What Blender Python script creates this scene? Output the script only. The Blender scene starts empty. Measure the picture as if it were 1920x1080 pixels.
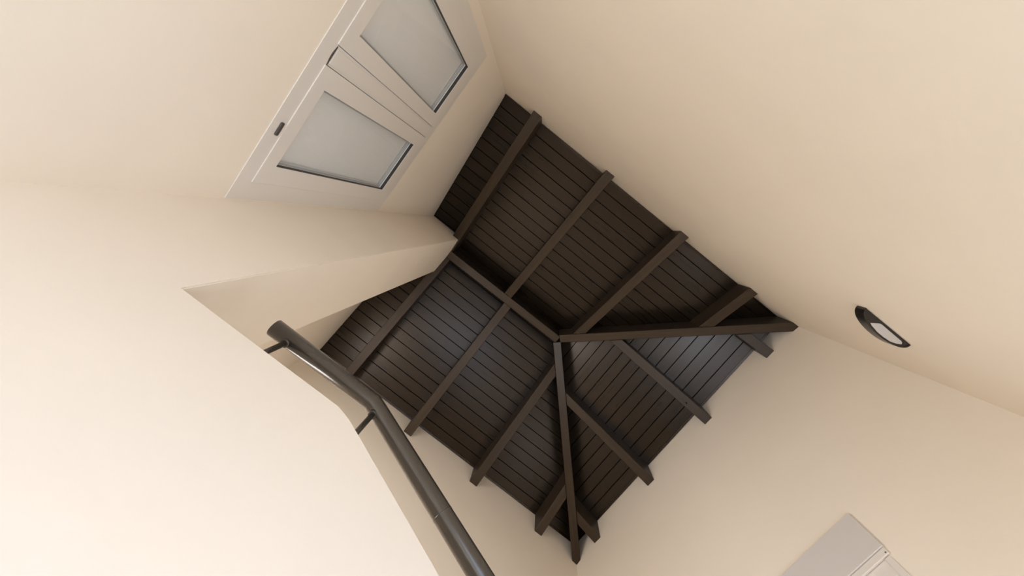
import bpy, bmesh, math, random
from mathutils import Vector, Matrix
random.seed(7)
D = bpy.data
S = bpy.context.scene
C = S.collection
ZO = 1.35                      # camera height over the lower floor

# ------------------------------------------------------------------ camera
CU, CY = 0.5013, 0.7323        # distance from the right wall / from the window wall
Rm = ((0.61933, 0.78114, 0.07904), (-0.76641, 0.62334, -0.15512), (-0.17044, 0.0355, 0.98473))
cam = D.objects.new('camera', D.cameras.new('camera'))
C.objects.link(cam)
cam.data.sensor_width = 36
cam.data.lens = 755.1926 / 1920 * 36
cam.data.clip_start = 0.02
m = Matrix.Identity(4)
for i in range(3):
    m[i][0] = Rm[0][i]; m[i][1] = -Rm[1][i]; m[i][2] = -Rm[2][i]
m.translation = (-CU, CY, ZO)
cam.matrix_world = m
S.camera = cam

# ------------------------------------------------------------------ world, lights, exposure
w = D.worlds.new('sky'); S.world = w; w.use_nodes = True
w.node_tree.nodes['Background'].inputs[0].default_value = (0.75, 0.85, 1.0, 1)
w.node_tree.nodes['Background'].inputs[1].default_value = 0.3
S.view_settings.view_transform = 'Standard'
S.view_settings.look = 'None'
S.view_settings.gamma = 1
S.view_settings.use_curve_mapping = False
S.view_settings.exposure = 0.0
S.cycles.max_bounces = 16
S.cycles.diffuse_bounces = 12
PW = (11.0, 17.3, 6.4, 10.0, 10.0)
def area(name, loc, target, sx, sy, power, col):
    l = D.lights.new(name, 'AREA'); l.shape = 'RECTANGLE'; l.size = sx; l.size_y = sy
    l.energy = power; l.color = col
    o = D.objects.new(name, l); C.objects.link(o); o.location = loc
    d = Vector(target) - Vector(loc)
    o.rotation_euler = d.to_track_quat('-Z', 'Y').to_euler()
    return o
# added fill light in a made-up doorway in the right wall, below the view
area('doorway_fill', (0.04, 0.90, 0.80), (-1, 0.90, 0.80), 0.86, 1.5, PW[0], (0.78, 0.95, 1.26))
# added fill light in an unseen landing window, hidden behind the parapet
area('landing_fill', (-1.57, -0.05, 2.45), (-1.57, 1, 2.45), 0.46, 1.10, PW[1], (1.0, 0.98, 0.98))
# daylight from the end wall window
area('stair_window_daylight', (-1.16, 2.515, 2.11), (-1.16, 1, 2.11), 0.86, 1.06, PW[2], (0.97, 0.98, 1.02))

# added fill lights shining up from a made-up opening in the floor
area('floor_fill', (-0.46, 0.34, -0.10), (-0.46, 0.34, 1), 0.46, 0.42, PW[3], (0.82, 0.96, 1.18))

area('floor_fill_broad', (-0.49, 1.02, -0.12), (-0.49, 1.02, 1), 0.80, 1.80, PW[4], (0.86, 0.96, 1.12))  # added broad fill from below, gives the roof boards their sheen

# ------------------------------------------------------------------ materials
def mat(name, col, rough=0.5, metal=0.0, spec=0.5, coat=0.0):
    m = D.materials.new(name); m.use_nodes = True
    b = m.node_tree.nodes['Principled BSDF']
    b.inputs['Base Color'].default_value = (*col, 1)
    b.inputs['Roughness'].default_value = rough
    b.inputs['Metallic'].default_value = metal
    b.inputs['Specular IOR Level'].default_value = spec
    b.inputs['Coat Weight'].default_value = coat
    return m
def plaster(name, col, bump=0.25):
    m = mat(name, col, 0.85, spec=0.25); nt = m.node_tree; b = nt.nodes['Principled BSDF']
    tc = nt.nodes.new('ShaderNodeTexCoord')
    n1 = nt.nodes.new('ShaderNodeTexNoise'); n1.inputs['Scale'].default_value = 3.2; n1.inputs['Detail'].default_value = 5
    n2 = nt.nodes.new('ShaderNodeTexNoise'); n2.inputs['Scale'].default_value = 45; n2.inputs['Detail'].default_value = 4
    nt.links.new(tc.outputs['Object'], n1.inputs['Vector']); nt.links.new(tc.outputs['Object'], n2.inputs['Vector'])
    mx = nt.nodes.new('ShaderNodeMath'); mx.operation = 'MULTIPLY_ADD'; mx.inputs[1].default_value = 0.12
    nt.links.new(n2.outputs['Fac'], mx.inputs[0]); nt.links.new(n1.outputs['Fac'], mx.inputs[2])
    bp = nt.nodes.new('ShaderNodeBump'); bp.inputs['Strength'].default_value = bump; bp.inputs['Distance'].default_value = 0.012
    nt.links.new(mx.outputs[0], bp.inputs['Height']); nt.links.new(bp.outputs[0], b.inputs['Normal'])
    rp = nt.nodes.new('ShaderNodeMapRange'); rp.inputs[1].default_value = 0.3; rp.inputs[2].default_value = 0.7
    rp.inputs[3].default_value = 0.97; rp.inputs[4].default_value = 1.0
    nt.links.new(n1.outputs['Fac'], rp.inputs[0])
    vm = nt.nodes.new('ShaderNodeVectorMath'); vm.operation = 'SCALE'; vm.inputs[0].default_value = col
    nt.links.new(rp.outputs[0], vm.inputs['Scale']); nt.links.new(vm.outputs[0], b.inputs['Base Color'])
    return m
def wood(name, c1, c2, rough, coat):
    # grain runs along each timber's own X axis
    m = mat(name, c1, rough, spec=0.5, coat=coat); nt = m.node_tree; b = nt.nodes['Principled BSDF']
    b.inputs['Specular Tint'].default_value = (1.0, 0.87, 0.77, 1)      # varnish sheen tinted warm to offset the bluish lights
    b.inputs['Coat Roughness'].default_value = rough * 0.8
    tc = nt.nodes.new('ShaderNodeTexCoord'); oi = nt.nodes.new('ShaderNodeObjectInfo')
    mp = nt.nodes.new('ShaderNodeMapping'); mp.inputs['Scale'].default_value = (1.1, 24, 24)
    ad = nt.nodes.new('ShaderNodeVectorMath'); ad.operation = 'ADD'
    sc = nt.nodes.new('ShaderNodeVectorMath'); sc.operation = 'SCALE'; sc.inputs[0].default_value = (7, 11, 5)
    nt.links.new(oi.outputs['Random'], sc.inputs['Scale'])
    nt.links.new(tc.outputs['Object'], mp.inputs['Vector'])
    nt.links.new(mp.outputs[0], ad.inputs[0]); nt.links.new(sc.outputs[0], ad.inputs[1])
    n = nt.nodes.new('ShaderNodeTexNoise'); n.inputs['Scale'].default_value = 2.2; n.inputs['Detail'].default_value = 6; n.inputs['Distortion'].default_value = 0.6
    nt.links.new(ad.outputs[0], n.inputs['Vector'])
    cr = nt.nodes.new('ShaderNodeValToRGB')
    cr.color_ramp.elements[0].position = 0.32; cr.color_ramp.elements[0].color = (*c1, 1)
    cr.color_ramp.elements[1].position = 0.72; cr.color_ramp.elements[1].color = (*c2, 1)
    nt.links.new(n.outputs['Fac'], cr.inputs[0])
    mr = nt.nodes.new('ShaderNodeMapRange'); mr.inputs[3].default_value = 0.8; mr.inputs[4].default_value = 1.2
    nt.links.new(oi.outputs['Random'], mr.inputs[0])
    v = nt.nodes.new('ShaderNodeVectorMath'); v.operation = 'SCALE'
    nt.links.new(cr.outputs[0], v.inputs[0]); nt.links.new(mr.outputs[0], v.inputs['Scale'])
    nt.links.new(v.outputs[0], b.inputs['Base Color'])
    r2 = nt.nodes.new('ShaderNodeMapRange'); r2.inputs[3].default_value = rough - 0.02; r2.inputs[4].default_value = rough + 0.05
    nt.links.new(n.outputs['Fac'], r2.inputs[0]); nt.links.new(r2.outputs[0], b.inputs['Roughness'])
    bp = nt.nodes.new('ShaderNodeBump'); bp.inputs['Strength'].default_value = 0.04; bp.inputs['Distance'].default_value = 0.0003
    nt.links.new(n.outputs['Fac'], bp.inputs['Height']); nt.links.new(bp.outputs[0], b.inputs['Normal'])
    nt.links.new(bp.outputs[0], b.inputs['Coat Normal'])
    return m
M = {}
M['wall'] = plaster('cream_plaster', (0.88, 0.80, 0.685))
M['floor'] = plaster('beige_floor', (0.70, 0.63, 0.54), 0.1)
M['board'] = wood('stained_board', (0.0075, 0.0046, 0.0023), (0.0125, 0.0080, 0.0042), 0.27, 0.0)
M['beam'] = wood('stained_beam', (0.024, 0.0160, 0.0095), (0.040, 0.0270, 0.0165), 0.38, 0.0)
M['back'] = mat('dark_underlay', (0.006, 0.0045, 0.0035), 0.9, spec=0.1)
M['pvc'] = mat('white_frame', (0.76, 0.72, 0.665), 0.45)
M['gasket'] = mat('dark_gasket', (0.035, 0.033, 0.028), 0.6)
M['bead'] = mat('grey_bead', (0.55, 0.57, 0.58), 0.3)
M['slot'] = mat('brown_cap_and_gap', (0.07, 0.06, 0.05), 0.5)
M['shutter'] = mat('pale_shutter', (0.93, 0.925, 0.91), 0.6)
M['metal'] = mat('painted_steel', (0.085, 0.076, 0.064), 0.27, metal=0.55, spec=0.8, coat=0.3)
M['lamp'] = mat('black_lamp', (0.018, 0.016, 0.014), 0.28, spec=0.6)
M['diff'] = mat('lamp_diffuser', (0.56, 0.545, 0.53), 0.4)
g = D.materials.new('clear_glass'); g.use_nodes = True; nt = g.node_tree; nt.nodes.clear()
o_ = nt.nodes.new('ShaderNodeOutputMaterial'); mx = nt.nodes.new('ShaderNodeMixShader'); fr = nt.nodes.new('ShaderNodeFresnel')
fr.inputs['IOR'].default_value = 1.5
tr = nt.nodes.new('ShaderNodeBsdfTransparent'); tr.inputs[0].default_value = (0.98, 0.985, 0.985, 1)
gl = nt.nodes.new('ShaderNodeBsdfGlossy'); gl.inputs['Roughness'].default_value = 0.01
gm = nt.nodes.new('ShaderNodeNewGeometry'); sub = nt.nodes.new('ShaderNodeMath'); sub.operation = 'SUBTRACT'; sub.inputs[0].default_value = 1
mul = nt.nodes.new('ShaderNodeMath'); mul.operation = 'MULTIPLY'       # reflect on the outer faces only
nt.links.new(gm.outputs['Backfacing'], sub.inputs[1]); nt.links.new(sub.outputs[0], mul.inputs[0]); nt.links.new(fr.outputs[0], mul.inputs[1])
nt.links.new(mul.outputs[0], mx.inputs[0]); nt.links.new(tr.outputs[0], mx.inputs[1]); nt.links.new(gl.outputs[0], mx.inputs[2])
nt.links.new(mx.outputs[0], o_.inputs[0]); M['glass'] = g

# ------------------------------------------------------------------ helpers
def P(u, y, z):                # u = distance from the right wall, z = height over the camera
    return Vector((-u, y, z + ZO))
def link(name, me, parent=None, material=None):
    o = D.objects.new(name, me); C.objects.link(o)
    if material: me.materials.append(material)
    if parent: o.parent = parent
    return o
def mesh(name, verts, faces, material=None, parent=None, bevel=0.0, seg=1):
    bm = bmesh.new()
    vs = [bm.verts.new(v) for v in verts]
    for f in faces: bm.faces.new([vs[i] for i in f])
    bmesh.ops.recalc_face_normals(bm, faces=bm.faces)
    if bevel:
        bmesh.ops.bevel(bm, geom=[e for e in bm.edges if e.calc_face_angle(0) > 0.3], offset=bevel, segments=seg, affect='EDGES', profile=0.5)
    me = D.meshes.new(name); bm.to_mesh(me); bm.free()
    return link(name, me, parent, material)
def prism(name, bottom, top, material, parent=None, bevel=0.0, seg=1):
    n = len(bottom)
    f = [list(range(n)), list(range(n, 2*n))[::-1]] + [[i, (i+1) % n, n+(i+1) % n, n+i] for i in range(n)]
    return mesh(name, list(bottom)+list(top), f, material, parent, bevel, seg)
def box(name, a, b, material, parent=None, bevel=0.0, seg=1):     # a, b in (u, y, z)
    (u0, y0, z0), (u1, y1, z1) = a, b
    q = lambda z: [P(u0, y0, z), P(u1, y0, z), P(u1, y1, z), P(u0, y1, z)]
    return prism(name, q(z0), q(z1), material, parent, bevel, seg)
def structure(o): o['kind'] = 'structure'; return o
def empty(name, loc):
    o = D.objects.new(name, None); C.objects.link(o); o.location = loc; o.empty_display_size = 0.1; return o
def adopt(o, parent):          # parent while keeping world-space mesh coordinates
    o.parent = parent; o.matrix_parent_inverse = parent.matrix_basis.inverted(); return o
def tag(o, label, cat, group=None):
    o['label'] = label; o['category'] = cat
    if group: o['group'] = group
    return o
def wall(name, A, B, z0, z1, th, holes=()):
    # wall face from A to B (u, y); thickness th to the outside; holes (s0, s1, z0, z1) along the wall
    ax = Vector((B[0]-A[0], B[1]-A[1])); L = ax.length; ax /= L
    nrm = Vector((ax.y, -ax.x))
    ss = sorted({0.0, L, *[h[0] for h in holes], *[h[1] for h in holes]})
    zs = sorted({z0, z1, *[h[2] for h in holes], *[h[3] for h in holes]})
    bm = bmesh.new(); V = {}
    def v(i, j, k):
        if (i, j, k) not in V:
            p = Vector(A) + ax*ss[i] + nrm*(th*k); V[i, j, k] = bm.verts.new(P(p.x, p.y, zs[j]))
        return V[i, j, k]
    def solid(i, j):
        if not (0 <= i < len(ss)-1 and 0 <= j < len(zs)-1): return False
        s, z = (ss[i]+ss[i+1])/2, (zs[j]+zs[j+1])/2
        return not any(h[0] < s < h[1] and h[2] < z < h[3] for h in holes)
    for i in range(len(ss)-1):
        for j in range(len(zs)-1):
            if not solid(i, j): continue
            for k in (0, 1): bm.faces.new([v(i, j, k), v(i+1, j, k), v(i+1, j+1, k), v(i, j+1, k)])
            for di, dj, e in ((-1, 0, ((i, j), (i, j+1))), (1, 0, ((i+1, j), (i+1, j+1))), (0, -1, ((i, j), (i+1, j))), (0, 1, ((i, j+1), (i+1, j+1)))):
                if not solid(i+di, j+dj):
                    (a, b), (c, d) = e; bm.faces.new([v(a, b, 0), v(c, d, 0), v(c, d, 1), v(a, b, 1)])
    bmesh.ops.recalc_face_normals(bm, faces=bm.faces)
    me = D.meshes.new(name); bm.to_mesh(me); bm.free()
    return structure(link(name, me, None, M['wall']))

# ------------------------------------------------------------------ room shell
H, T = 2.8, 0.401
UA, UA2, YB = 0.993, 1.297, 0.2955          # pillar
W0, WL, LR, LL = 2.274, 2.255, 2.391, 2.462 # left wall distance at both ends, end wall distance at both sides
ZT = 3.45
FL = -ZO
def floor():
    # slab with an added opening that lets in the fill lights from below
    us, ys = (-0.2, 0.08, 0.90, 2.5), (-0.2, 0.10, 1.94, 2.7)
    bm = bmesh.new(); V = {}
    def v(i, j, k):
        if (i, j, k) not in V: V[i, j, k] = bm.verts.new(P(us[i], ys[j], FL-0.15*k))
        return V[i, j, k]
    sol = lambda i, j: 0 <= i < 3 and 0 <= j < 3 and not (i == 1 and j == 1)
    for i in range(3):
        for j in range(3):
            if not sol(i, j): continue
            for k in (0, 1): bm.faces.new([v(i, j, k), v(i+1, j, k), v(i+1, j+1, k), v(i, j+1, k)])
            for di, dj, (a, b, c, d) in ((-1, 0, (i, j, i, j+1)), (1, 0, (i+1, j, i+1, j+1)), (0, -1, (i, j, i+1, j)), (0, 1, (i, j+1, i+1, j+1))):
                if not sol(i+di, j+dj): bm.faces.new([v(a, b, 0), v(c, d, 0), v(c, d, 1), v(a, b, 1)])
    bmesh.ops.recalc_face_normals(bm, faces=bm.faces)
    me = D.meshes.new('floor'); bm.to_mesh(me); bm.free()
    structure(link('floor', me, None, M['floor']))
floor()
wall('wall_right', (0, 0), (0, LR), FL, ZT, -0.22, holes=[(0.45, 1.35, FL+0.02, 0.25)])
wall('wall_front', (-0.22, 0), (W0+0.22, 0), FL, ZT, 0.22, holes=[(0.22+0.045, 0.22+0.988, 1.065, 2.10), (0.22+1.32, 0.22+1.82, 0.50, 1.70)])
wall('wall_left', (W0, 0), (WL, LL), FL, ZT, 0.22)
wall('wall_back', (0-0.22, LR-0.22*(LL-LR)/WL), (WL+0.22, LL+0.22*(LL-LR)/WL), FL, ZT, -0.22, holes=[(0.22+0.66, 0.22+1.66, 0.15, 1.375)])

# inner wall: full-height pillar and the stair parapet that runs down from it, one plaster face
def inner_wall():
    th = 0.115; zp = 0.668; top = 3.33; ye = 2.46
    ub = UA+th
    prof = [(YB, zp), (0.40, 0.669), (0.645, 0.674), (0.675, 0.664), (0.71, 0.644), (ye, 0.644-0.592*1.75)]
    bm = bmesh.new(); V = {}
    def v(u, y, z):
        k = (round(u, 4), round(y, 4), round(z, 4))
        if k not in V: V[k] = bm.verts.new(P(u, y, z))
        return V[k]
    def face(*pts): bm.faces.new([v(*p) for p in pts])
    # stair-side face of pillar and parapet in one piece
    face((UA, -0.01, FL), (UA, -0.01, top), (UA, YB, top), *[(UA, y, z) for y, z in prof], (UA, ye, FL))
    face((ub, YB, FL), *[(ub, y, z) for y, z in prof], (ub, ye, FL))
    for (y0, z0), (y1, z1) in zip(prof, prof[1:]): face((UA, y0, z0), (ub, y0, z0), (ub, y1, z1), (UA, y1, z1))
    face((UA, ye, prof[-1][1]), (ub, ye, prof[-1][1]), (ub, ye, FL), (UA, ye, FL))
    # pillar: face towards the landing, back, top
    face((UA, YB, zp), (UA, YB, top), (UA2, YB, top), (UA2, YB, FL), (ub, YB, FL), (ub, YB, zp))
    face((UA2, -0.01, FL), (UA2, -0.01, top), (UA2, YB, top), (UA2, YB, FL))
    face((UA, -0.01, FL), (UA, -0.01, top), (UA2, -0.01, top), (UA2, -0.01, FL))
    face((UA, -0.01, top), (UA, YB, top), (UA2, YB, top), (UA2, -0.01, top))
    face((UA, -0.01, FL), (UA, ye, FL), (ub, ye, FL), (ub, YB, FL), (UA2, YB, FL), (UA2, -0.01, FL))
    bmesh.ops.recalc_face_normals(bm, faces=bm.faces)
    bm.edges.ensure_lookup_table()
    ed = []
    for e in bm.edges:
        a, b = e.verts[0].co, e.verts[1].co
        on_front = abs(a.x+UA) < 1e-4 and abs(b.x+UA) < 1e-4
        if on_front and min(a.y, b.y) > YB-0.001 and max(a.z, b.z) > ZO-0.5 and min(a.z, b.z) > ZO-0.6 and abs(a.y-b.y) > 0.01: ed.append(e)
        if on_front and abs(a.y-YB) < 1e-4 and abs(b.y-YB) < 1e-4 and abs(a.z-b.z) > 1: ed.append(e)
    bmesh.ops.bevel(bm, geom=ed, offset=0.0025, segments=2, affect='EDGES')
    me = D.meshes.new('wall_inner'); bm.to_mesh(me); bm.free()
    structure(link('wall_inner', me, None, M['wall']))
inner_wall()
# landing and stair flight behind the parapet
structure(box('floor_landing', (UA+0.115, 0, -0.38), (W0, 0.70, -0.20), M['floor']))
def stairs():
    n = 6; run = 1.76/n
    prof = []
    z = -0.20; y = 0.70
    for k in range(n):
        prof.append((y, z-0.174*(k+1))); prof.append((y+run, z-0.174*(k+1))); y += run
    prof += [(2.45, FL), (0.70, FL)]
    prism('floor_stair', [P(UA+0.115, a, b) for a, b in prof], [P(WL, a, b) for a, b in prof], M['floor'])['kind'] = 'structure'
stairs()
# ------------------------------------------------------------------ roof
def plane(A, B, Cc):
    n = (B-A).cross(Cc-A).normalized()
    if n.z > 0: n = -n          # points down into the room
    return n
apex = P(1.127, 1.365, H+1.127*T)
cR0, cR1 = P(0, 0, H), P(0, LR, H)
cL0, cL1 = P(W0, 0, H), P(WL, LL, H)
r0 = P(1.137, 0, H+1.137*T)     # ridge where it meets the window wall
slopes = {'right': [cR0, cR1, apex, r0], 'left': [cL0, cL1, apex, r0], 'end': [cR1, cL1, apex]}
# dark underlay above the boards: the ceiling
def ceiling():
    up = Vector((0, 0, 0.016)); big = Vector((0, 0, 0.12))
    base = [cR0, cR1, cL1, cL0, apex, r0]
    vs = [v+up for v in base] + [v+big for v in base]
    f = [(0, 1, 4, 5), (1, 2, 4), (3, 5, 4, 2)]
    faces = list(f) + [tuple(i+6 for i in q) for q in f] + [(0, 1, 7, 6), (1, 2, 8, 7), (2, 3, 9, 8), (3, 5, 11, 9), (5, 0, 6, 11)]
    return structure(mesh('ceiling', vs, faces, M['back']))
ceil = ceiling()
def clip(poly, k, lim, keep_greater):
    out = []
    for i in range(len(poly)):
        a, b = poly[i], poly[(i+1) % len(poly)]
        ia = (a[k] >= lim) == keep_greater; ib = (b[k] >= lim) == keep_greater
        if ia: out.append(a)
        if ia != ib:
            t = (lim-a[k])/(b[k]-a[k]); out.append(tuple(a[j]+(b[j]-a[j])*t for j in range(2)))
    return out
PITCH = 0.0755/math.cos(math.atan(T))
def boards(key):
    pts = slopes[key]
    e1 = (pts[1]-pts[0]).normalized(); n = plane(pts[0], pts[1], pts[2])
    e2 = n.cross(e1).normalized()
    if e2.dot(apex-pts[0]) < 0: e2 = -e2
    poly = [((p-pts[0]).dot(e1), (p-pts[0]).dot(e2)) for p in pts]
    smax = max(p[1] for p in poly); k = 0
    while k*PITCH < smax-0.01:
        g = 0.0032
        a = clip(clip(poly, 1, max(k*PITCH, 0)+g*0.5, True), 1, (k+1)*PITCH-g*0.5, False)
        b = clip(clip(poly, 1, k*PITCH+g, True), 1, (k+1)*PITCH-g, False)
        k += 1
        if len(b) < 3 or len(a) < 3: continue
        if len(a) != len(b): a = b
        cx = sum(p[0] for p in b)/len(b); cy = sum(p[1] for p in b)/len(b)
        org = pts[0]+e1*cx+e2*cy
        mw = Matrix((( e1.x, e2.x, -n.x, org.x), (e1.y, e2.y, -n.y, org.y), (e1.z, e2.z, -n.z, org.z), (0, 0, 0, 1)))
        dz = random.uniform(-0.0006, 0.0006)
        lo = [Vector((x-cx, y-cy, dz)) for x, y in b]
        mid = [Vector((x-cx, y-cy, 0.005+dz)) for x, y in a]
        hi = [Vector((x-cx, y-cy, 0.012)) for x, y in b]
        nn = len(lo)
        fs = [list(range(nn)), list(range(2*nn, 3*nn))[::-1]]
        for r in (0, 1): fs += [[r*nn+i, r*nn+(i+1) % nn, (r+1)*nn+(i+1) % nn, (r+1)*nn+i] for i in range(nn)]
        o = mesh('board', lo+mid+hi, fs, M['board'])
        o.matrix_world = mw; o.parent = ceil
for k_ in slopes: boards(k_)

# --- exposed timbers: every one is built along its own X axis
DEP, HW = 0.172, 0.0325
def timber(name, s0, s1, label, group, dep=DEP, hw=HW, cut0=(0, 0), cut1=(0, 0), ztop=0.0):
    """beam whose upper edge follows s0 -> s1 (on the board plane); cuts = plan shift of its two sides at each end."""
    h = Vector((s1.x-s0.x, s1.y-s0.y, 0)); hl = h.length; h /= hl
    side = Vector((-h.y, h.x, 0)); rise = (s1.z-s0.z)/hl
    d = (s1-s0).normalized(); up = side.cross(d); up = -up if up.z < 0 else up
    mw = Matrix(((d.x, side.x, up.x, s0.x), (d.y, side.y, up.y, s0.y), (d.z, side.z, up.z, s0.z), (0, 0, 0, 1)))
    inv = mw.inverted()
    lo, hi = [], []
    for end, cut in ((0, cut0), (1, cut1)):
        for sgn in ((-1, 1) if end == 0 else (1, -1)):
            c = cut[0] if sgn < 0 else cut[1]
            x = c if end == 0 else hl+c
            q = s0+h*x+side*(hw*sgn); q.z = s0.z+rise*x
            lo.append(inv @ (q-Vector((0, 0, dep)))); hi.append(inv @ (q+Vector((0, 0, ztop))))
    o = prism(name, lo, hi, M['beam'], bevel=0.0022)
    o.matrix_world = mw
    return tag(o, label, 'beam', group)
GR, GL_, GE = 'rafters on the right roof slope', 'rafters on the left roof slope', 'rafters on the hipped end slope'
GAP = -0.0012
def on_right(u, y): return P(u, y, H+u*T+0)
nL = plane(cL0, cL1, apex); nE = plane(cR1, cL1, apex)
def on_plane(u, y, n, p0):
    q = P(u, y, 0); q.z = p0.z-(n.x*(q.x-p0.x)+n.y*(q.y-p0.y))/n.z; return q
RH = 0.030                      # half width of ridge and hips
# plan lines of hips
def hip_u_right(y): return (LR-y)/(LR-1.365)*1.127                      # u on the right hip at y
def hip_u_left(y): return WL-(LL-y)/(LL-1.365)*(WL-1.127)
rr = lambda u, y: on_plane(u, y, plane(cR0, cR1, apex), cR0)+Vector((0, 0, GAP))
ll = lambda u, y: on_plane(u, y, nL, cL0)+Vector((0, 0, GAP))
ee = lambda u, y: on_plane(u, y, nE, cR1)+Vector((0, 0, GAP))
def jack(side, y, label):
    f, grp = (rr, GR) if side == 'R' else (ll, GL_)
    if side == 'R':
        u0 = 0.001; hip = lambda yy: hip_u_right(yy)-RH*1.5
    else:
        u0 = (W0+(WL-W0)*y/LL)-0.001; hip = lambda yy: hip_u_left(yy)+RH*1.5
    ridge = 1.127+(-RH if side == 'R' else RH) + (0.010*(1-y/1.365) if y < 1.365 else 0)
    cut = (0, 0)
    if y < 1.36: u1 = ridge
    else:
        u1 = hip(y)
        s = abs(hip(y+HW)-hip(y))                     # bevelled against the hip
        cut = (s, -s) if side == 'R' else (-s, s)
    s0, s1 = f(u0, y), f(u1, y)
    # direction: sides are (-h.y, h.x); for R h = -X so side = -Y ; for L h = +X so side = +Y
    if cut != (0, 0):
        cut = (-s, s) if side == 'R' else (s, -s)
    return timber('rafter', s0, s1, label, grp, cut1=cut)
jack('R', 0.275, 'dark brown rafter on the right slope nearest the window, running behind the pillar')
jack('R', 0.855, 'dark brown full-length right slope rafter, second from the window wall, reaching the ridge')
jack('R', 1.460, 'dark brown rafter on the right slope ending at the hip just past the ridge end')
jack('R', 2.030, 'short dark brown rafter in the shaded corner of the right slope, against the hip')
jack('L', 0.300, 'dark brown rafter on the left slope running down behind the handrail beside the pillar')
jack('L', 0.900, 'dark brown left slope rafter whose foot meets the sloping handrail, joining mid ridge')
jack('L', 1.500, 'dark brown rafter on the left slope meeting the left hip near the ridge end')
jack('L', 2.100, 'short dark brown rafter on the left slope low against the left hip')
def end_rafter(u, label):
    yw = LR+(LL-LR)*u/WL-0.001
    if u < 1.127:
        yh = lambda q: LR-(LR-1.365)*q/1.127+RH*1.5
    else:
        yh = lambda q: LL-(LL-1.365)*(WL-q)/(WL-1.127)+RH*1.5
    s0, s1 = ee(u, yw), ee(u, yh(u))
    s = abs(yh(u+HW)-yh(u))
    # h = -Y, side = (+1, 0) = smaller u
    cut = (s, -s) if u < 1.127 else (-s, s)
    return timber('rafter', s0, s1, label, GE, cut1=cut)
end_rafter(0.24, 'stub of dark brown rafter beside the foot of the right hip on the end wall')
knotty = end_rafter(0.83, 'dark brown end slope rafter with a knot near its foot, ending at the right hip')
def knot(parent, x, y, r):
    # a dark knot, slightly proud, on the underside of the rafter
    sl = (parent.matrix_world.to_3x3() @ Vector((1, 0, 0))).z
    z = -DEP*math.sqrt(1-sl*sl)
    n = 14; c = [(x+r*1.3*math.cos(2*math.pi*k/n), y+r*math.sin(2*math.pi*k/n)) for k in range(n)]
    o = prism('knot', [Vector((a, b, z-0.0008)) for a, b in c], [Vector((a, b, z+0.0005)) for a, b in c], M['back'], parent)
    o['label'] = 'small dark knot'
knot(knotty, 0.105, -0.006, 0.0055)
end_rafter(1.42, 'dark brown end slope rafter running down the middle, meeting the left hip')
end_rafter(2.01, 'stub of dark brown rafter beside the foot of the left hip on the end wall')
HD = 0.182
def hip(c, label):
    dn = Vector((0, 0, -0.012))
    d = (apex-c); hl = Vector((d.x, d.y)).length
    h = Vector((d.x, d.y, 0)).normalized()
    s0 = c+dn; s1 = apex+dn
    return timber('hip_beam', s0, s1, label, 'hip beams', dep=HD-0.012+0.006, hw=RH, cut0=(0.0, 0.0), cut1=(-0.024, -0.024))
hip(cR1, 'long dark brown hip beam running from the ridge end to the right corner')
hip(cL1, 'long dark brown hip beam running from the ridge end down to the lower corner')
def ridge():
    dn = Vector((0, 0, -0.010))
    s0 = r0+dn+Vector((0, 0.001, 0)); s1 = apex+dn
    timber('ridge_beam', s0, s1, 'dark brown ridge beam along the top of the roof from the pillar to the hips', None, dep=0.178, hw=RH, cut1=(0.012, 0.012))
ridge()
# narrow cover strips where the boards meet the walls
def strip(name, A, B, n, inward):
    q = []
    for p in (A, B):
        q.append([p+n*0.0005, p+inward*0.014+n*0.0005, p+inward*0.014+n*0.007, p+n*0.009])
    return structure(prism(name, q[0], q[1], M['board']))
nR = plane(cR0, cR1, apex)
def inw(A, B, n):
    e = (B-A).normalized(); v = n.cross(e).normalized()
    return v if v.dot(apex-A) > 0 else -v
strip('trim_2', cR0, cR1, nR, inw(cR0, cR1, nR))
strip('trim_3', cR1, cL1, nE, inw(cR1, cL1, nE))
strip('trim_4', cL0, cL1, nL, inw(cL0, cL1, nL))

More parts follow.
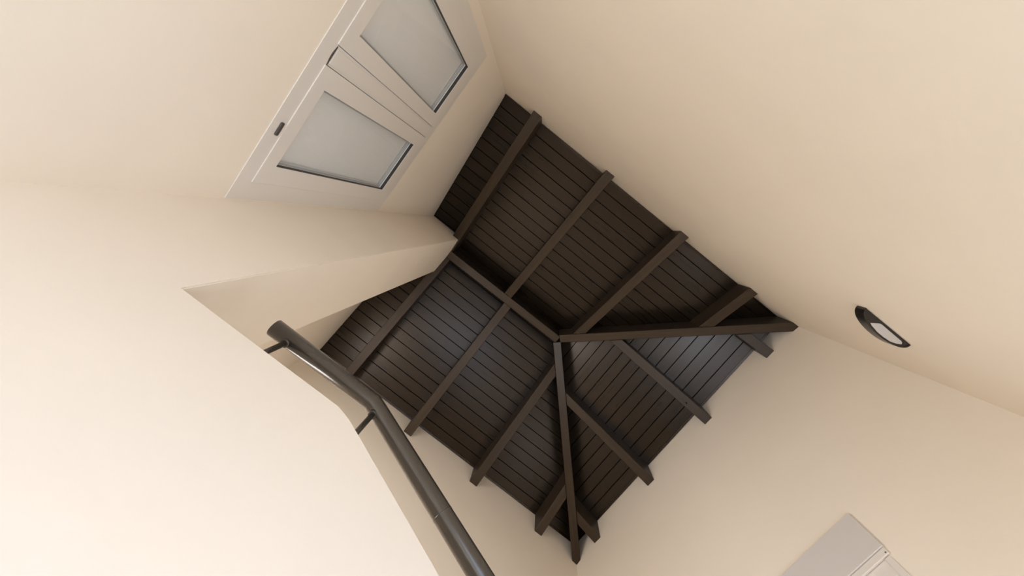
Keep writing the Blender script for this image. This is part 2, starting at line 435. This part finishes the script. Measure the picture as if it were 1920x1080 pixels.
# ------------------------------------------------------------------ window in the window wall
def ring(name, o, i, y0, y1, material, parent, bevel=0.0007):
    """rectangular frame; o, i = (u0, u1, z0, z1) outer and inner, from y0 to y1"""
    def q(r, y): return [P(r[0], y, r[2]), P(r[1], y, r[2]), P(r[1], y, r[3]), P(r[0], y, r[3])]
    vs = q(o, y0)+q(i, y0)+q(o, y1)+q(i, y1)
    f = []
    for k in range(4):
        j = (k+1) % 4
        f += [(k, j, 4+j, 4+k), (8+k, 8+j, 12+j, 12+k), (k, j, 8+j, 8+k), (4+k, 4+j, 12+j, 12+k)]
    ob = mesh(name, vs, f, material, None, bevel); adopt(ob, parent); return ob
def window1():
    w = empty('window_1', P(0.516, 0, 1.06)); structure(w)
    # the frame with its central mullion
    def grid_frame():
        us = [0.045, 0.102, 0.476, 0.534, 0.922, 0.988]; zs = [1.065, 1.125, 2.044, 2.10]
        bm = bmesh.new(); V = {}
        ys = (-0.06, 0.002)
        def v(i, j, k):
            if (i, j, k) not in V: V[i, j, k] = bm.verts.new(P(us[i], ys[k], zs[j]))
            return V[i, j, k]
        sol = lambda i, j: 0 <= i < 5 and 0 <= j < 3 and not (j == 1 and i in (1, 3))
        for i in range(5):
            for j in range(3):
                if not sol(i, j): continue
                for k in (0, 1): bm.faces.new([v(i, j, k), v(i+1, j, k), v(i+1, j+1, k), v(i, j+1, k)])
                for di, dj, (a, b, c, d) in ((-1, 0, (i, j, i, j+1)), (1, 0, (i+1, j, i+1, j+1)), (0, -1, (i, j, i+1, j)), (0, 1, (i, j+1, i+1, j+1))):
                    if not sol(i+di, j+dj): bm.faces.new([v(a, b, 0), v(c, d, 0), v(c, d, 1), v(a, b, 1)])
        bmesh.ops.recalc_face_normals(bm, faces=bm.faces)
        me = D.meshes.new('frame'); bm.to_mesh(me); bm.free()
        return adopt(link('frame', me, None, M['pvc']), w)
    grid_frame()
    for (u0, u1, g0, g1, gz0, gz1) in ((0.536, 0.926, 0.597, 0.863, 1.177, 1.973), (0.098, 0.474, 0.162, 0.417, 1.179, 1.975)):
        s = ring('sash', (u0, u1, 1.121, 2.048), (g0, g1, gz0, gz1), -0.03, 0.0045, M['pvc'], w)
        gk = ring('gasket', (g0-0.003, g1+0.003, gz0-0.003, gz1+0.003), (g0+0.0006, g1-0.0006, gz0+0.0006, gz1-0.0006), -0.0110, 0.0030, M['gasket'], s, 0)
        gp = box('glass_pane', (g0-0.002, -0.0155, gz0-0.002), (g1+0.002, -0.0125, gz1+0.002), M['glass']); adopt(gp, s)
        bd = ring('spacer_bar', (g0-0.002, g1+0.002, gz0-0.002, gz1+0.002), (g0+0.007, g1-0.007, gz0+0.007, gz1-0.007), -0.0235, -0.0160, M['bead'], s, 0)
    cv = box('mullion_cover', (0.484, 0.0015, 1.132), (0.528, 0.0050, 2.040), M['pvc'], bevel=0.0005); adopt(cv, w)
    # dark curved strip standing in for the shadow gap at the mullion foot
    pts = []
    for k in range(9):
        t = k/8; pts.append((0.478+0.056*t, 1.1260-0.0045*math.sin(math.pi*t)))
    up = [(a, b-0.0) for a, b in pts]; lo = [(0.478+0.056*k/8, 1.1275) for k in range(8, -1, -1)]
    poly = up+lo
    ec = prism('shadow_gap', [P(a, 0.0021, b) for a, b in poly], [P(a, 0.0042, b) for a, b in poly], M['slot']); adopt(ec, w); ec['label'] = 'thin dark curved shadow gap'
    # small brown cap on the bottom rail of the frame
    lt = box('drain_cap', (0.729, 0.0021, 1.094), (0.770, 0.0070, 1.1085), M['slot'], bevel=0.003, seg=2); adopt(lt, w); lt['label'] = 'small dark brown cap'
    # closed pale panels behind the glass, one to each casement
    for u0, u1 in ((0.536, 0.920), (0.104, 0.474)):
        adopt(box('shutter_panel', (u0, -0.036, 1.127), (u1, -0.031, 2.042), M['shutter'], bevel=0.002), w)
    return w
window1()

# ------------------------------------------------------------------ window at the end wall, only its shutter box and top rail in view
def window2():
    ang = math.atan2(LL-LR, WL)
    w = empty('window_2', P(0, LR, 0)); structure(w)
    # built in a local frame: x along wall (towards larger u), y into the room (towards smaller y), z up
    ex = Vector((-math.cos(ang), math.sin(ang), 0)); ey = Vector((-math.sin(ang), -math.cos(ang), 0)) 
    mw = Matrix(((ex.x, ey.x, 0, 0), (ex.y, ey.y, 0, LR), (0, 0, 1, ZO), (0, 0, 0, 1)))
    w.matrix_world = mw
    def lb(name, a, b, material, parent=w, bevel=0.002):
        (x0, y0, z0), (x1, y1, z1) = a, b
        q = lambda z: [Vector((x0, y0, z)), Vector((x1, y0, z)), Vector((x1, y1, z)), Vector((x0, y1, z))]
        return prism(name, q(z0), q(z1), material, parent, bevel)
    bx = lb('shutter_box', (0.632, 0.001, 1.385), (1.69, 0.014, 1.552), M['box']); bx['label'] = 'flat pale grey shutter box cover'
    lb('box_lip', (0.634, 0.0, 1.358), (1.688, 0.010, 1.384), M['pvc'])
    lb('screw', (0.640, 0.010, 1.362), (0.645, 0.0125, 1.367), M['slot'], bevel=0.001)
    fr = lb('frame', (0.662, -0.06, 1.30), (1.658, -0.002, 1.373), M['pvc'])
    lb('frame', (0.662, -0.06, 0.16), (0.72, -0.002, 1.30), M['pvc']); lb('frame', (1.60, -0.06, 0.16), (1.658, -0.002, 1.30), M['pvc'])
    lb('frame', (0.72, -0.06, 0.16), (1.60, -0.002, 0.22), M['pvc'])
    lb('architrave', (0.640, 0.0, 0.13), (0.664, 0.006, 1.356), M['pvc'])
    lb('glass_pane', (0.72, -0.03, 0.22), (1.60, -0.026, 1.30), M['glass'], bevel=0)
M['box'] = mat('grey_cover', (0.66, 0.63, 0.60), 0.45)
window2()

# doorway added for the fill light, below the view: frame round the open hole
def added_doorway():
    w = empty('added_door_1', P(0, 0.90, FL)); structure(w)
    for a, b in (((-0.18, 0.451, FL+0.021), (-0.12, 0.47, 0.249)), ((-0.18, 1.33, FL+0.021), (-0.12, 1.349, 0.249)), ((-0.18, 0.47, 0.23), (-0.12, 1.33, 0.249))):
        adopt(box('jamb', a, b, M['pvc'], bevel=0.002), w)
added_doorway()

# ------------------------------------------------------------------ wall lamp on the right wall
def wall_lamp():
    t = empty('wall_lamp', P(0.0, 1.965, 1.58))
    tag(t, 'small black bow-fronted wall lamp with a pale diffuser on the right wall', 'lamp')
    yc, hw, sg = 1.965, 0.111, 0.046
    def arc(n, sg_, hw_, y0=yc):
        out = []
        for k in range(n+1):
            a = math.pi*k/n; c = math.cos(a)
            out.append((0.001+sg_*abs(math.sin(a))**0.85, y0-hw_*c))
        return out
    zb, zt = 1.558, 1.602
    n = 26
    outer = arc(n, sg, hw)
    # housing: curved front shell, open below
    inner = [(max(u-0.004, 0.0012), yc+(y-yc)*0.965) for u, y in outer]
    bm = bmesh.new()
    def rowv(pts, z): return [bm.verts.new(P(u, y, z)) for u, y in pts]
    a = rowv(outer, zb); b = rowv(outer, zt); c = rowv(inner, zb); d = rowv(inner, zt-0.004)
    for i in range(n):
        bm.faces.new([a[i], a[i+1], b[i+1], b[i]]); bm.faces.new([c[i], c[i+1], d[i+1], d[i]]); bm.faces.new([a[i], a[i+1], c[i+1], c[i]])
    bm.faces.new(b); bm.faces.new(d)
    bm.faces.new([a[0], c[0], d[0], b[0]]); bm.faces.new([a[-1], c[-1], d[-1], b[-1]])
    bmesh.ops.recalc_face_normals(bm, faces=bm.faces)
    me = D.meshes.new('housing'); bm.to_mesh(me); bm.free()
    adopt(link('housing', me, None, M['lamp']), t)
    # bottom plate slightly recessed with the diffuser let into it
    pl = [(u, y) for u, y in inner]
    adopt(prism('bottom_plate', [P(u, y, zb+0.003) for u, y in pl], [P(u, y, zb+0.006) for u, y in pl], M['lamp']), t)
    df = [(0.031, 1.906), (0.0115, 1.934), (0.0100, 1.940), (0.0112, 2.038), (0.0135, 2.046), (0.019, 2.049), (0.028, 2.036), (0.037, 2.012), (0.0405, 1.98), (0.0400, 1.95), (0.0355, 1.918)]
    adopt(prism('diffuser', [P(u, y, zb-0.0005) for u, y in df], [P(u, y, zb+0.0029) for u, y in df], M['diff'], bevel=0.0008), t)
wall_lamp()

# ------------------------------------------------------------------ handrail
def tube(name, path, r, material, parent, seg=28, caps=True):
    """tube through path with mitred corners"""
    bm = bmesh.new(); rings = []
    n = len(path)
    up = Vector((1, 0, 0))
    for i, p in enumerate(path):
        d0 = (path[i]-path[i-1]).normalized() if i > 0 else (path[1]-path[0]).normalized()
        d1 = (path[i+1]-path[i]).normalized() if i < n-1 else d0
        t = (d0+d1).normalized()
        a = (up-t*up.dot(t)).normalized(); b = t.cross(a)
        k = 1/max(0.3, t.dot(d0))
        rg = []
        for j in range(seg):
            an = 2*math.pi*j/seg
            rg.append(bm.verts.new(p+a*math.cos(an)*r+b*math.sin(an)*r*k))
        rings.append(rg)
    for i in range(n-1):
        for j in range(seg):
            f = bm.faces.new([rings[i][j], rings[i][(j+1) % seg], rings[i+1][(j+1) % seg], rings[i+1][j]]); f.smooth = True
    if caps:
        bm.faces.new(rings[0]); bm.faces.new(rings[-1][::-1])
    bmesh.ops.recalc_face_normals(bm, faces=bm.faces)
    if caps:
        ce = [e for e in bm.edges if e.calc_face_angle(0) > 1.2]
        bmesh.ops.bevel(bm, geom=ce, offset=r*0.06, segments=2, affect='EDGES')
    me = D.meshes.new(name); bm.to_mesh(me); bm.free()
    o = link(name, me, None, material)
    return adopt(o, parent) if parent else o
def handrail():
    u = 1.05; zr = 0.832; yb = 0.681; sl = -0.600
    t = empty('handrail', P(u, 0.455, 0.669))
    tag(t, 'dark steel tube handrail on short posts along the top of the white stair parapet', 'handrail')
    ye = 2.30
    zs = lambda y: zr+sl*(y-yb)
    tube('rail', [P(u, 0.404, zr-0.003), P(u, yb, zr), P(u, yb+0.24, zs(yb+0.24)), P(u, ye, zs(ye))], 0.0205, M['metal'], t)
    for y in POSTS:
        top = zr if y < yb else zs(y)
        bot = 0.666 if y < 0.66 else 0.644-0.592*(y-0.71)-0.003
        po = tube('post', [P(u, y, bot), P(u, y, top-0.019)], 0.0062, M['metal'], t, 16)
        cl = tube('weld', [P(u, y, top-0.029), P(u, y, top-0.024), P(u, y, top-0.018)], 0.0095, M['metal'], po, 16)
    tube('weld', [P(u, 0.925, zs(0.925)), P(u, 0.929, zs(0.929))], 0.0209, M['metal'], t, 28)
POSTS = (0.452, 0.698, 1.45, 2.15)
handrail()
